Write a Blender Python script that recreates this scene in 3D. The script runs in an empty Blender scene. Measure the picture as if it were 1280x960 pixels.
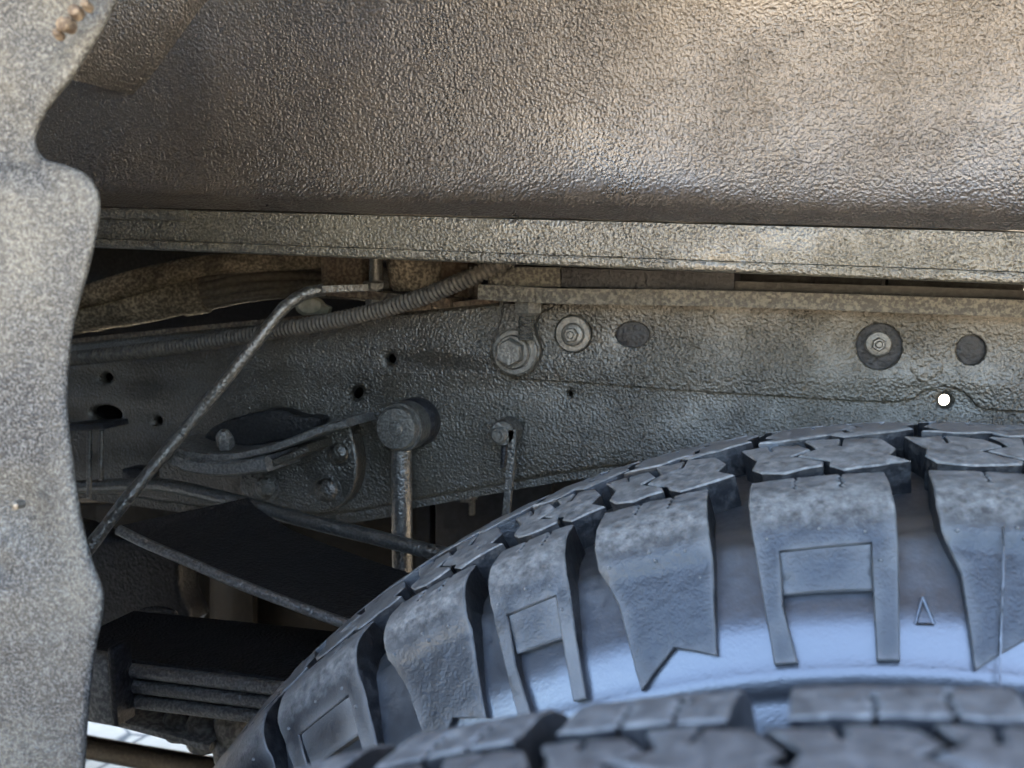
import bpy, bmesh, math, random
from mathutils import Vector, Matrix, noise
from mathutils.geometry import delaunay_2d_cdt
random.seed(7)
C = bpy.context.scene.collection
R = math.radians

# ------------------------------------------------------------------ camera
FPX, PITCH, YAW = 1250.0, 0.0951, 0.2929
CAM_Z = 0.9060
cam_d = bpy.data.cameras.new('camera')
cam = bpy.data.objects.new('camera', cam_d); C.objects.link(cam)
cam.location = (0, 0, CAM_Z)
cam.rotation_euler = (math.pi/2 - PITCH, 0, YAW)
cam_d.sensor_width = 36.0
cam_d.lens = 36.0*FPX/1280.0
cam_d.clip_start = 0.005; cam_d.clip_end = 2000
cam_d.dof.use_dof = True
cam_d.dof.focus_distance = 0.52
cam_d.dof.aperture_fstop = 15.0
bpy.context.scene.camera = cam

# ------------------------------------------------------------------ sky, sun, exposure
SUN_EL, SUN_AZ = R(62), R(65)          # azimuth measured from +Y (the far side of the truck) towards +X
w = bpy.data.worlds.new('World'); bpy.context.scene.world = w; w.use_nodes = True
nt = w.node_tree; nt.nodes.clear()
sky = nt.nodes.new('ShaderNodeTexSky'); sky.sky_type = 'NISHITA'; sky.sun_disc = False
sky.sun_elevation = SUN_EL; sky.sun_rotation = SUN_AZ
sky.air_density = 1.0; sky.dust_density = 2.5; sky.ozone_density = 2.5
bg = nt.nodes.new('ShaderNodeBackground'); bg.inputs['Strength'].default_value = 0.15
ow = nt.nodes.new('ShaderNodeOutputWorld')
nt.links.new(sky.outputs[0], bg.inputs[0]); nt.links.new(bg.outputs[0], ow.inputs[0])
sun_d = bpy.data.lights.new('sun', 'SUN'); sun_d.energy = 4.5; sun_d.angle = R(0.5); sun_d.color = (1, .92, .78)
sun = bpy.data.objects.new('sun', sun_d); C.objects.link(sun)
sdir = Vector((math.cos(SUN_EL)*math.sin(SUN_AZ), math.cos(SUN_EL)*math.cos(SUN_AZ), math.sin(SUN_EL)))
sun.rotation_euler = sdir.to_track_quat('Z', 'Y').to_euler()
vs = bpy.context.scene.view_settings
vs.view_transform = 'Standard'; vs.look = 'None'; vs.gamma = 1; vs.use_curve_mapping = False
vs.exposure = 4.6

# ------------------------------------------------------------------ unprojection: a pixel of the 1280x960 photograph -> a point at depth plane Y
_c, _s = math.cos(PITCH), math.sin(PITCH)
_cy, _sy = math.cos(YAW), math.sin(YAW)
def P(px, py, Y):
    x, d, u = (px-640)/FPX, 1.0, -(py-480)/FPX
    y = d*_c + u*_s; z = -d*_s + u*_c
    X = x*_cy - y*_sy; YY = x*_sy + y*_cy
    k = Y/YY
    return Vector((X*k, Y, CAM_Z + z*k))
def mpp(px, py, Y):                     # metres per pixel there
    return (P(px+1, py, Y)-P(px, py, Y)).length

# ------------------------------------------------------------------ object helpers
def thing(name, label, cat, loc=(0, 0, 0), group=None):
    o = bpy.data.objects.new(name, None); C.objects.link(o)
    o.empty_display_size = .02
    o.location = loc; o['label'] = label; o['category'] = cat
    if group: o['group'] = group
    return o
def tag(o, label, cat, group=None):
    o['label'] = label; o['category'] = cat
    if group: o['group'] = group
    return o
def link_mesh(name, verts, faces, mat, parent=None, smooth=35, label=None, loc=None):
    base = Vector(parent.location) if parent and parent.type == 'EMPTY' else Vector((0, 0, 0))
    if parent and parent.type == 'MESH': base = root_loc(parent)
    if loc is not None: base = Vector(loc)
    me = bpy.data.meshes.new(name)
    me.from_pydata([tuple(Vector(v)-base) for v in verts], [], faces)
    me.validate(); 
    bm = bmesh.new(); bm.from_mesh(me)
    bmesh.ops.recalc_face_normals(bm, faces=bm.faces)
    bm.to_mesh(me); bm.free()
    if smooth:
        me.polygons.foreach_set('use_smooth', [True]*len(me.polygons))
        me.set_sharp_from_angle(angle=R(smooth))
    me.materials.append(mat)
    o = bpy.data.objects.new(name, me); C.objects.link(o)
    if parent: o.parent = parent
    elif loc is not None: o.location = loc
    if parent and loc is not None: o.location = Vector(loc)-root_loc(parent)
    if label: o['label'] = label
    return o
def root_loc(o):
    v = Vector((0, 0, 0))
    while o is not None:
        v += Vector(o.location); o = o.parent
    return v
class MB:                                # collects shapes for one mesh
    def __init__(s): s.v = []; s.f = []; s.m = []
    def add(s, v, f, m=None):
        n = len(s.v); s.v += [Vector(a) for a in v]; s.f += [tuple(i+n for i in q) for q in f]; s.m += list(m) if m else [0]*len(f); return s
    def build(s, name, mat, parent=None, **k): return link_mesh(name, s.v, s.f, mat, parent, **k)

def smooth_path(pts, n=8):
    pts = [Vector(p) for p in pts]
    if len(pts) < 3: return [pts[0].lerp(pts[-1], i/n) for i in range(n+1)]
    out = []
    q = [2*pts[0]-pts[1]] + pts + [2*pts[-1]-pts[-2]]
    for i in range(1, len(q)-2):
        p0, p1, p2, p3 = q[i-1:i+3]
        for k in range(n):
            t = k/n
            out.append(.5*((2*p1)+(p2-p0)*t+(2*p0-5*p1+4*p2-p3)*t*t+(3*p1-p0-3*p2+p3)*t**3))
    out.append(pts[-1]); return out
def resample(path, step):
    out = [path[0]]; acc = 0.0
    for a, b in zip(path[:-1], path[1:]):
        L = (b-a).length
        if L < 1e-9: continue
        d = step-acc
        while d <= L:
            out.append(a.lerp(b, d/L)); d += step
        acc = (acc+L) % step
    return out
def tube(path, rad, seg=14, cap=True, section=None, up=Vector((0, 1, 0))):
    """sweep a ring along path; rad is a number or f(i, n, angle)"""
    v = []; f = []; n = len(path)
    for i, p in enumerate(path):
        t = (path[min(i+1, n-1)]-path[max(i-1, 0)]).normalized()
        a = (up - t*up.dot(t)).normalized(); b = t.cross(a)
        for k in range(seg):
            an = 2*math.pi*k/seg
            r = rad(i, n, an) if callable(rad) else rad
            if section: x, y = section[k]
            else: x, y = math.cos(an)*r, math.sin(an)*r
            v.append(p + a*x + b*y)
    for i in range(n-1):
        for k in range(seg):
            k2 = (k+1) % seg
            f.append((i*seg+k, i*seg+k2, (i+1)*seg+k2, (i+1)*seg+k))
    if cap:
        f.append(tuple(range(seg))[::-1]); f.append(tuple((n-1)*seg+k for k in range(seg)))
    return v, f
def lathe(c, axis, prof, seg=28, start=0, squash=1):
    """prof: list of (distance along axis, radius); closed by caps where radius > 0"""
    axis = Vector(axis).normalized()
    ref = Vector((0, 0, 1)) if abs(axis.z) < .9 else Vector((1, 0, 0))
    a = ref.cross(axis).normalized(); b = axis.cross(a)
    v = []; f = []
    for d, r in prof:
        for k in range(seg):
            an = start+2*math.pi*k/seg
            v.append(Vector(c)+axis*d+(a*math.cos(an)*squash+b*math.sin(an))*r)
    n = len(prof)
    for i in range(n-1):
        for k in range(seg):
            k2 = (k+1) % seg
            f.append((i*seg+k, i*seg+k2, (i+1)*seg+k2, (i+1)*seg+k))
    f.append(tuple(range(seg))[::-1]); f.append(tuple((n-1)*seg+k for k in range(seg)))
    return v, f
def box(c, size, rot=None, bev=0.0):
    bm = bmesh.new(); bmesh.ops.create_cube(bm, size=1)
    for q in bm.verts: q.co = Vector((q.co.x*size[0], q.co.y*size[1], q.co.z*size[2]))
    if bev: bmesh.ops.bevel(bm, geom=list(bm.edges), offset=bev, segments=2, affect='EDGES', profile=.5)
    m = (rot if rot is not None else Matrix.Identity(3))
    v = [Vector(c)+m @ q.co for q in bm.verts]; bm.verts.index_update()
    f = [tuple(x.index for x in q.verts) for q in bm.faces]; bm.free()
    return v, f
def plate(outline, Y, thick, holes=(), bevel=.001, tilt=None):
    """extruded 2D outline given in photo pixels on the plane Y; front face at Y, going back by thick"""
    def to2(pts): return [(P(x, y, Y).x, P(x, y, Y).z) for x, y in pts]
    cu = bpy.data.curves.new('tmp', 'CURVE'); cu.dimensions = '2D'; cu.fill_mode = 'BOTH'
    cu.extrude = max(thick/2-bevel, 1e-5); cu.bevel_depth = bevel; cu.bevel_resolution = 2; cu.offset = -bevel
    for pts in [outline]+list(holes):
        q = to2(pts); sp = cu.splines.new('POLY'); sp.points.add(len(q)-1)
        for i, (x, z) in enumerate(q): sp.points[i].co = (x, z, 0, 1)
        sp.use_cyclic_u = True
    ob = bpy.data.objects.new('tmp', cu); C.objects.link(ob)
    dg = bpy.context.evaluated_depsgraph_get()
    me = bpy.data.meshes.new_from_object(ob.evaluated_get(dg))
    bm = bmesh.new(); bm.from_mesh(me); bmesh.ops.remove_doubles(bm, verts=bm.verts, dist=1e-6)
    v = [Vector((a.co.x, Y+thick/2-a.co.z, a.co.y)) for a in bm.verts]; bm.verts.index_update()
    f = [tuple(a.index for a in q.verts) for q in bm.faces]
    bm.free(); bpy.data.objects.remove(ob); bpy.data.curves.remove(cu); bpy.data.meshes.remove(me)
    return v, f
def sm2(pts, n=6, closed=False):
    q = [Vector((a, b, 0)) for a, b in pts]
    if closed:
        m = len(q); q2 = q[-2:]+q+q[:2]
        s = smooth_path(q2, n)
        s = s[2*n:(2+m)*n]
    else: s = smooth_path(q, n)
    return [(a.x, a.y) for a in s]
def circ(cx, cy, r, n=28, ry=None, rot=0):
    ry = ry or r; o = []
    for i in range(n):
        a = 2*math.pi*i/n; x, y = r*math.cos(a), ry*math.sin(a)
        o.append((cx+x*math.cos(rot)-y*math.sin(rot), cy+x*math.sin(rot)+y*math.cos(rot)))
    return o

# ------------------------------------------------------------------ materials
def mat_new(name):
    m = bpy.data.materials.new(name); m.use_nodes = True
    t = m.node_tree; t.nodes.clear()
    o = t.nodes.new('ShaderNodeOutputMaterial'); b = t.nodes.new('ShaderNodeBsdfPrincipled')
    t.links.new(b.outputs[0], o.inputs[0]); return m, t, b
def nd(t, kind, **k):
    n = t.nodes.new(kind)
    for a, v in k.items():
        if a in n.inputs: n.inputs[a].default_value = v
        else: setattr(n, a, v)
    return n
def ramp(t, src, stops):
    r = t.nodes.new('ShaderNodeValToRGB'); e = r.color_ramp.elements
    while len(e) < len(stops): e.new(.5)
    for i, (p, c) in enumerate(stops):
        e[i].position = p; e[i].color = (c[0], c[1], c[2], 1) if isinstance(c, (tuple, list)) else (c, c, c, 1)
    t.links.new(src, r.inputs[0]); return r.outputs[0]
def mix(t, fac, a, b, blend='MIX'):
    m = t.nodes.new('ShaderNodeMix'); m.data_type = 'RGBA'; m.blend_type = blend
    for s, v in ((m.inputs[0], fac), (m.inputs[6], a), (m.inputs[7], b)):
        if isinstance(v, (int, float)): s.default_value = v
        elif isinstance(v, tuple): s.default_value = (v[0], v[1], v[2], 1)
        else: t.links.new(v, s)
    return m.outputs[2]
def coat(name, dark, light, rough=.42, grain=330, depth=.0011, lump=.0016, lump_scale=60, dust=None, dust_amt=.5, dust_scale=9, spec=.5,
         rough2=None, metal=0.0, pit=0.0, tint=(1.0, .91, .78)):
    """sprayed, orange-peel textured coating (or any gritty dirty surface)"""
    m, t, b = mat_new(name)
    tc = nd(t, 'ShaderNodeTexCoord')
    n1 = nd(t, 'ShaderNodeTexNoise', Scale=grain, Detail=2.5, Roughness=.55); t.links.new(tc.outputs['Object'], n1.inputs['Vector'])
    v1 = nd(t, 'ShaderNodeTexVoronoi', Scale=grain*.8); v1.feature = 'SMOOTH_F1'; t.links.new(tc.outputs['Object'], v1.inputs['Vector'])
    n2 = nd(t, 'ShaderNodeTexNoise', Scale=lump_scale, Detail=3.0); t.links.new(tc.outputs['Object'], n2.inputs['Vector'])
    n3 = nd(t, 'ShaderNodeTexNoise', Scale=dust_scale, Detail=6.0, Roughness=.62); t.links.new(tc.outputs['Object'], n3.inputs['Vector'])
    hsum = nd(t, 'ShaderNodeMath', operation='MULTIPLY_ADD'); t.links.new(v1.outputs['Distance'], hsum.inputs[0]); hsum.inputs[1].default_value = .7
    t.links.new(n1.outputs['Fac'], hsum.inputs[2])
    b1 = nd(t, 'ShaderNodeBump', Strength=1.0, Distance=lump); t.links.new(n2.outputs['Fac'], b1.inputs['Height'])
    b2 = nd(t, 'ShaderNodeBump', Strength=1.0, Distance=depth); t.links.new(hsum.outputs[0], b2.inputs['Height']); t.links.new(b1.outputs[0], b2.inputs['Normal'])
    t.links.new(b2.outputs[0], b.inputs['Normal'])
    n5 = nd(t, 'ShaderNodeTexNoise', Scale=max(4.0, lump_scale*.22), Detail=3.0); t.links.new(tc.outputs['Object'], n5.inputs['Vector'])
    t.links.new(ramp(t, n5.outputs['Fac'], [(.36, .4), (.62, 1.0)]), b2.inputs['Strength'])
    gr = ramp(t, n1.outputs['Fac'], [(.43, 0), (.62, 1)])  # paler grain peaks: dust, plus sparkle put into the colour
    col = mix(t, gr, dark, light)
    if dust:
        dm = ramp(t, n3.outputs['Fac'], [(.42, 0), (.68, 1)])
        mm = nd(t, 'ShaderNodeMath', operation='MULTIPLY'); t.links.new(dm, mm.inputs[0]); mm.inputs[1].default_value = dust_amt
        col = mix(t, mm.outputs[0], col, dust)
    if pit:
        n4 = nd(t, 'ShaderNodeTexNoise', Scale=grain*.55, Detail=4.0, Roughness=.7); t.links.new(tc.outputs['Object'], n4.inputs['Vector'])
        pm = ramp(t, n4.outputs['Fac'], [(.44, 1), (.51, 0)])
        pq = nd(t, 'ShaderNodeMath', operation='MULTIPLY'); t.links.new(pm, pq.inputs[0]); pq.inputs[1].default_value = pit
        col = mix(t, pq.outputs[0], col, (.012, .011, .010))
    t.links.new(col, b.inputs['Base Color'])
    rr = ramp(t, n3.outputs['Fac'], [(.3, rough), (.7, rough2 or min(1, rough+.15))]); t.links.new(rr, b.inputs['Roughness'])
    b.inputs['Specular IOR Level'].default_value = spec; b.inputs['Specular Tint'].default_value = tint+(1,); b.inputs['Metallic'].default_value = metal  # warm reflected light put into the specular tint
    return m
M = {}
M['liner'] = coat('liner_undercoat', (.009, .008, .007), (.046, .038, .031), rough=.24, grain=700, depth=.0015, lump=.0008, lump_scale=38,
                  dust=(.085, .066, .043), dust_amt=.45, dust_scale=5, rough2=.40, spec=.85, tint=(1.0, .94, .88))
M['flange'] = coat('flange_undercoat', (.010, .009, .0075), (.085, .075, .055), rough=.25, grain=680, depth=.0014, lump=.0007, lump_scale=110,
                   dust=(.085, .073, .045), dust_amt=.4, dust_scale=10, spec=.7)
M['panel'] = coat('grey_sprayed_panel', (.004, .004, .004), (.072, .072, .068), rough=.42, grain=1300, depth=.0007, lump=.0012, lump_scale=40,
                  dust=(.115, .108, .086), dust_amt=.7, dust_scale=14, rough2=.65, pit=.6, spec=.2, tint=(.95, .97, 1.0))
M['frame'] = coat('frame_undercoat', (.003, .0028, .0024), (.036, .031, .023), rough=.28, grain=660, depth=.0015, lump=.0006, lump_scale=80,
                  dust=(.060, .050, .032), dust_amt=.4, dust_scale=7, spec=.75)
M['shelf'] = coat('dirty_shelf_steel', (.010, .009, .007), (.075, .066, .048), rough=.45, grain=420, depth=.0006, lump=.001, lump_scale=80, dust=(.06, .048, .03), dust_amt=.2, dust_scale=9, spec=.4)
M['bolt'] = coat('coated_bolt', (.030, .028, .024), (.085, .079, .065), rough=.32, grain=620, depth=.0004, lump=.0004, lump_scale=150, spec=.7)
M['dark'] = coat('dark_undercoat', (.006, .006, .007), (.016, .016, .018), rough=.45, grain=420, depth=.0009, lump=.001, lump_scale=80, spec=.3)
M['black'] = coat('black_leaf_coating', (.003, .003, .0035), (.013, .0125, .012), rough=.5, grain=520, depth=.0014, lump=.0008, spec=.35)
M['leaf'] = coat('leaf_edge_coating', (.030, .029, .027), (.105, .10, .088), rough=.30, grain=560, depth=.0009, lump=.001, lump_scale=120, spec=.8)  # raised albedo stands for the highlight along the leaf edges
M['rod'] = coat('rod_coating', (.018, .017, .015), (.060, .056, .047), rough=.28, grain=560, depth=.0009, lump=.0006, lump_scale=120, spec=.8)
M['dusty'] = coat('dusty_loom', (.08, .064, .046), (.26, .215, .15), rough=.8, grain=420, depth=.0006, lump=.002, lump_scale=60, dust=(.02, .017, .014), dust_amt=.8, dust_scale=30, spec=.2)
M['hose'] = coat('loom_plastic', (.030, .027, .024), (.065, .058, .047), rough=.6, grain=300, depth=.0003, lump=.0005, spec=.3, dust=(.075, .06, .042), dust_amt=.5, dust_scale=20)
M['rust'] = coat('rusty_steel', (.035, .026, .019), (.10, .078, .055), rough=.75, grain=380, depth=.0008, lump=.0015, lump_scale=80, dust=(.05, .024, .011), dust_amt=.6, dust_scale=32, spec=.25)
M['brown'] = coat('brown_dirty_steel', (.010, .0085, .0065), (.030, .026, .020), rough=.6, grain=260, depth=.0006, lump=.002, lump_scale=40, dust=(.015, .013, .011), dust_amt=.6, dust_scale=20)
M['shield'] = coat('aged_heat_shield', (.004, .0036, .003), (.010, .0088, .0072), rough=.6, spec=.2, grain=120, depth=.0004, lump=.002, lump_scale=25, dust=(.018, .014, .010), dust_amt=.6, dust_scale=14)
M['tank'] = coat('grey_tank', (.006, .0068, .009), (.012, .0135, .017), rough=.45, spec=.3, grain=160, depth=.0004, lump=.002, lump_scale=25, dust=(.018, .0155, .012), dust_amt=.5, dust_scale=12)
M['cast'] = coat('grey_cast_steel', (.09, .086, .076), (.22, .21, .18), rough=.55, grain=300, depth=.0008, lump=.002, lump_scale=60, dust=(.035, .03, .025), dust_amt=.5, dust_scale=30)
M['pale'] = coat('pale_light_glimpse', (.16, .15, .11), (.24, .22, .17), rough=.5, grain=200, depth=.0002, lump=.0005)

def rubber(name, base, dusty, dust_lo, dust_hi, rough_lo, rough_hi, bump=.0005, edge=.0, wear=False, wr=(.407, .4175, .15), spec=.5):

    m, t, b = mat_new(name)
    tc = nd(t, 'ShaderNodeTexCoord'); geo = nd(t, 'ShaderNodeNewGeometry')
    n1 = nd(t, 'ShaderNodeTexNoise', Scale=240.0, Detail=10.0, Roughness=.76); t.links.new(geo.outputs['Position'], n1.inputs['Vector'])
    n2 = nd(t, 'ShaderNodeTexNoise', Scale=900.0, Detail=3.0); t.links.new(geo.outputs['Position'], n2.inputs['Vector'])
    n3 = nd(t, 'ShaderNodeTexNoise', Scale=190.0, Detail=4.0, Roughness=.6); t.links.new(geo.outputs['Position'], n3.inputs['Vector'])
    d = ramp(t, n1.outputs['Fac'], [(dust_lo, 0), (dust_hi, 1)])
    if wear:
        of = nd(t, 'ShaderNodeVectorMath', operation='SUBTRACT'); t.links.new(tc.outputs['Object'], of.inputs[0]); of.inputs[1].default_value = (0, 0, CAM_Z-.0624-.42)
        sc_ = nd(t, 'ShaderNodeVectorMath', operation='MULTIPLY'); t.links.new(of.outputs[0], sc_.inputs[0]); sc_.inputs[1].default_value = (1, 0, 1)
        ln = nd(t, 'ShaderNodeVectorMath', operation='LENGTH'); t.links.new(sc_.outputs[0], ln.inputs[0])
        jn = nd(t, 'ShaderNodeMath', operation='MULTIPLY_ADD'); t.links.new(n3.outputs['Fac'], jn.inputs[0]); jn.inputs[1].default_value = .008; t.links.new(ln.outputs['Value'], jn.inputs[2])
        wm = nd(t, 'ShaderNodeMapRange'); t.links.new(jn.outputs[0], wm.inputs[0]); wm.inputs[1].default_value = wr[0]; wm.inputs[2].default_value = wr[1]; wm.inputs[3].default_value = wr[2]; wm.inputs[4].default_value = 1.0
        dm_ = nd(t, 'ShaderNodeMath', operation='MULTIPLY'); t.links.new(d, dm_.inputs[0]); t.links.new(wm.outputs[0], dm_.inputs[1]); d = dm_.outputs[0]
    ed = ramp(t, geo.outputs['Pointiness'], [(.50, 0), (.58, 1)])
    em = nd(t, 'ShaderNodeMath', operation='MULTIPLY'); t.links.new(ed, em.inputs[0]); em.inputs[1].default_value = edge
    mx = nd(t, 'ShaderNodeMath', operation='MAXIMUM'); t.links.new(d, mx.inputs[0]); t.links.new(em.outputs[0], mx.inputs[1])
    t.links.new(mix(t, mx.outputs[0], base, dusty), b.inputs['Base Color'])
    t.links.new(ramp(t, mx.outputs[0], [(0, rough_lo), (1, rough_hi)]), b.inputs['Roughness'])
    b.inputs['Specular IOR Level'].default_value = spec
    b1 = nd(t, 'ShaderNodeBump', Strength=1.0, Distance=bump*.9); t.links.new(n3.outputs['Fac'], b1.inputs['Height'])
    b2 = nd(t, 'ShaderNodeBump', Strength=1.0, Distance=bump*.6); t.links.new(n2.outputs['Fac'], b2.inputs['Height']); t.links.new(b1.outputs[0], b2.inputs['Normal'])
    t.links.new(b2.outputs[0], b.inputs['Normal'])
    return m
M['tread'] = rubber('tread_rubber', (.008, .0085, .0095), (.17, .166, .154), .30, .62, .36, .75, bump=.0004, edge=.6, wear=True, wr=(.4065, .4155, .06), spec=.35)
M['sidewall'] = rubber('sidewall_rubber', (.008, .009, .011), (.034, .034, .033), .25, .65, .27, .60, bump=.00012, wear=True, wr=(.374, .398, .06), spec=.9)

M['groove'] = rubber('groove_rubber', (.006, .0062, .007), (.050, .048, .044), .46, .80, .35, .7, bump=.0003, spec=.35)

def ground_mat():
    m, t, b = mat_new('pale_cracked_concrete')
    tc = nd(t, 'ShaderNodeTexCoord')
    n0 = nd(t, 'ShaderNodeTexNoise', Scale=5.0, Detail=3.0); t.links.new(tc.outputs['Object'], n0.inputs['Vector'])
    mp = nd(t, 'ShaderNodeVectorMath', operation='MULTIPLY_ADD'); t.links.new(n0.outputs['Color'], mp.inputs[0]); mp.inputs[1].default_value = (.25, .25, .0)
    t.links.new(tc.outputs['Object'], mp.inputs[2])
    v = nd(t, 'ShaderNodeTexVoronoi', Scale=3.2); v.feature = 'DISTANCE_TO_EDGE'; t.links.new(mp.outputs[0], v.inputs['Vector'])
    n1 = nd(t, 'ShaderNodeTexNoise', Scale=30.0, Detail=8.0, Roughness=.7); t.links.new(tc.outputs['Object'], n1.inputs['Vector'])
    base = mix(t, n1.outputs['Fac'], (.40, .34, .255), (.56, .49, .38))
    crack = ramp(t, v.outputs['Distance'], [(.008, 1), (.028, 0)])
    t.links.new(mix(t, crack, base, (.10, .095, .085)), b.inputs['Base Color']); b.inputs['Roughness'].default_value = .9
    bp = nd(t, 'ShaderNodeBump', Strength=.6, Distance=.004); t.links.new(n1.outputs['Fac'], bp.inputs['Height']); t.links.new(bp.outputs[0], b.inputs['Normal'])
    return m
M['ground'] = ground_mat()

# ------------------------------------------------------------------ ground
g = link_mesh('ground', [(-400, -400, 0), (400, -400, 0), (400, 400, 0), (-400, 400, 0)], [(0, 1, 2, 3)], M['ground'], smooth=0)
g['kind'] = 'structure'; g['label'] = 'pale cracked concrete ground under the truck'

# ------------------------------------------------------------------ truck bed over the wheel well
YL = 0.575                                # plane of the liner wall
fl_a, fl_b = P(120, 258, YL-.02), P(1280, 288, YL-.02)
def flange_z(x):                          # height of the flange's top edge along the truck
    return fl_a.z + (fl_b.z-fl_a.z)*(x-fl_a.x)/(fl_b.x-fl_a.x)
BED_Z = CAM_Z + .125
bed = thing('truck_bed', 'dirty steel bed floor on cross sills showing in the slot above the frame rail', 'truck bed', (0, 1.2, BED_Z))
mb = MB(); mb.add(*box((0, 1.29, BED_Z+.01), (5.0, 1.34, .02))); mb.build('bed_floor', M['brown'], bed)
for x in (-.78, -.22, .22, .74):
    MB().add(*box((x, 1.29, BED_Z-.035), (.07, 1.32, .066), bev=.006)).build('cross_sill', M['brown'], bed)
MB().add(*box((0, -.045, BED_Z+.52), (5.0, .02, .55))).build('side_wall', M['brown'], bed)
for xa_, xb_ in ((-2.5, -.50), (.75, 2.5)):
    MB().add(*box(((xa_+xb_)/2, -.046, .72), (xb_-xa_, .018, 1.04))).build('side_light_block', M['brown'], bed)  # unseen boards added to narrow the opening and keep the left dark

MB().add(*box((0, .30, CAM_Z+.42), (5.0, .69, .02))).build('sun_block_cover', M['brown'], bed)  # unseen boxes added to stop sun leaking in behind the liner
MB().add(*box((0, .63, CAM_Z+.27), (5.0, .012, .26))).build('sun_block_cover', M['brown'], bed)
MB().add(*box((0, 1.90, BED_Z-.06), (5.0, .03, .13))).build('slot_block', M['brown'], bed)  # added strip that closes the bright slot beyond the bed floor
fr_ = thing('far_frame_rail', 'dark far side frame rail added to darken the gap beyond the wiring bundle', 'frame rail', (-.9, 1.36, CAM_Z-.1))
MB().add(*box((-1.1, 1.36, CAM_Z-.06), (2.2, .05, .20), bev=.006)).build('rail_web', M['dark'], fr_)  # added behind the wiring to darken the bright gap
MB().add(*box((-1.1, 1.30, CAM_Z-.162), (2.2, .16, .005))).build('bottom_flange', M['dark'], fr_)

for xa_, xb_ in ((-2.5, .13), (.40, 2.5)): MB().add(*box(((xa_+xb_)/2, 1.96, .68), (xb_-xa_, .02, .76))).build('far_light_block', M['brown'], bed)  # unseen far-side boards added to darken the underbody
for x in (-2.2, 2.2): MB().add(*box((x, .95, .72), (.02, 1.98, .90))).build('end_light_block', M['brown'], bed)  # unseen end boards added to keep light out from under the bed
# ------------------------------------------------------------------ wheel well liner
def liner_profile():
    q = [(-.020, .000), (-.013, .0045), (-.006, .009), (-.001, .016), (.002, .026), (.003, .040), (.002, .060), (-.002, .085), (-.009, .115), (-.020, .145),
         (-.036, .175), (-.06, .205), (-.10, .24), (-.16, .275), (-.25, .305), (-.36, .325), (-.50, .335), (-.615, .335), (-.625, .325), (-.627, .285)]
    return [Vector((a, b, 0)) for a, b in q]
prof = resample(smooth_path(liner_profile(), 8), .0045)
liner = thing('wheel_well_liner', 'textured undercoated wheel well liner filling the top of the picture', 'wheel liner', (0, YL, CAM_Z))
def plan(x):                              # how far the wall curves towards the viewer at the ends of the well
    d = 0
    if x < -.56: d += 2.2*(x+.56)**2
    if x > .50: d += 1.6*(x-.50)**2
    return d
v = []; f = []
xs = [-.98+1.76*i/330 for i in range(301)]
for x in xs:
    zf = flange_z(x)
    for i, p in enumerate(prof):
        k = min(1, max(0, (p.y-.02)/.06))
        lump = .011*k*noise.noise(Vector((x*5.0, p.y*6.0, 3.1)))+.003*k*noise.noise(Vector((x*13, p.y*14, 8.0)))
        yy = YL + p.x - plan(x) + lump
        crease = 0
        v.append((x, yy, zf+p.y))
n = len(prof)
for i in range(len(xs)-1):
    for k in range(n-1):
        f.append((i*n+k, i*n+k+1, (i+1)*n+k+1, (i+1)*n+k))
link_mesh('liner_wall', v, f, M['liner'], liner, smooth=80)
# flange hanging under the wall, with a stepped lip
def strip(prof2, x0, x1, nx, zofs=lambda x: 0, lump=.0, seed=0):
    v = []; f = []; m = len(prof2)
    for i in range(nx+1):
        x = x0+(x1-x0)*i/nx; zf = flange_z(x)+zofs(x)
        for a, b in prof2:
            v.append((x, YL+a-plan(x)-(lump*(noise.noise(Vector((x*40, b*60, seed)))+.4*noise.noise(Vector((x*110, b*110, seed+3)))) if lump else 0), zf+b))
    for i in range(nx):
        for k in range(m-1): f.append((i*m+k, i*m+k+1, (i+1)*m+k+1, (i+1)*m+k))
    f.append(tuple(range(m))); f.append(tuple(nx*m+k for k in range(m)))
    return v, f
hgt = lambda x: 0
FH = .0205
face = [(-.0215, -.0012), (-.0220, -.003)]+[(-.0222, -.003-(FH-.004)*i/8) for i in range(1, 8)]+[(-.0218, -FH), (-.012, -FH-.001), (-.006, -FH-.001), (-.006, -.0012), (-.012, -.0005), (-.02, -.0005)]
link_mesh('flange', *strip(face, -.98, .78, 440, lump=.0007), M['flange'], liner, smooth=60)
lip = [(-.0238, -FH-.0004), (-.0245, -FH-.0016), (-.0245, -FH-.0050), (-.0236, -FH-.0060), (-.010, -FH-.0062), (-.010, -FH-.0018)]
link_mesh('flange_lip', *strip(lip, -.98, .78, 320, lump=.0004, seed=9), M['flange'], liner, smooth=60)
tb = [(-.0245, -.0010), (-.0255, -.0022), (-.0255, -.0066), (-.0247, -.0076), (-.0225, -.0078), (-.0225, -.0010)]
xa, xb = P(60, 262, YL-.02).x, P(238, 268, YL-.02).x
v, f = strip(tb, xa, xb, 60, lump=.0003, seed=4)
link_mesh('seam_tab', v, f, M['flange'], liner, smooth=50, label='short overlapping seam strip at the left end of the flange')
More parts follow.
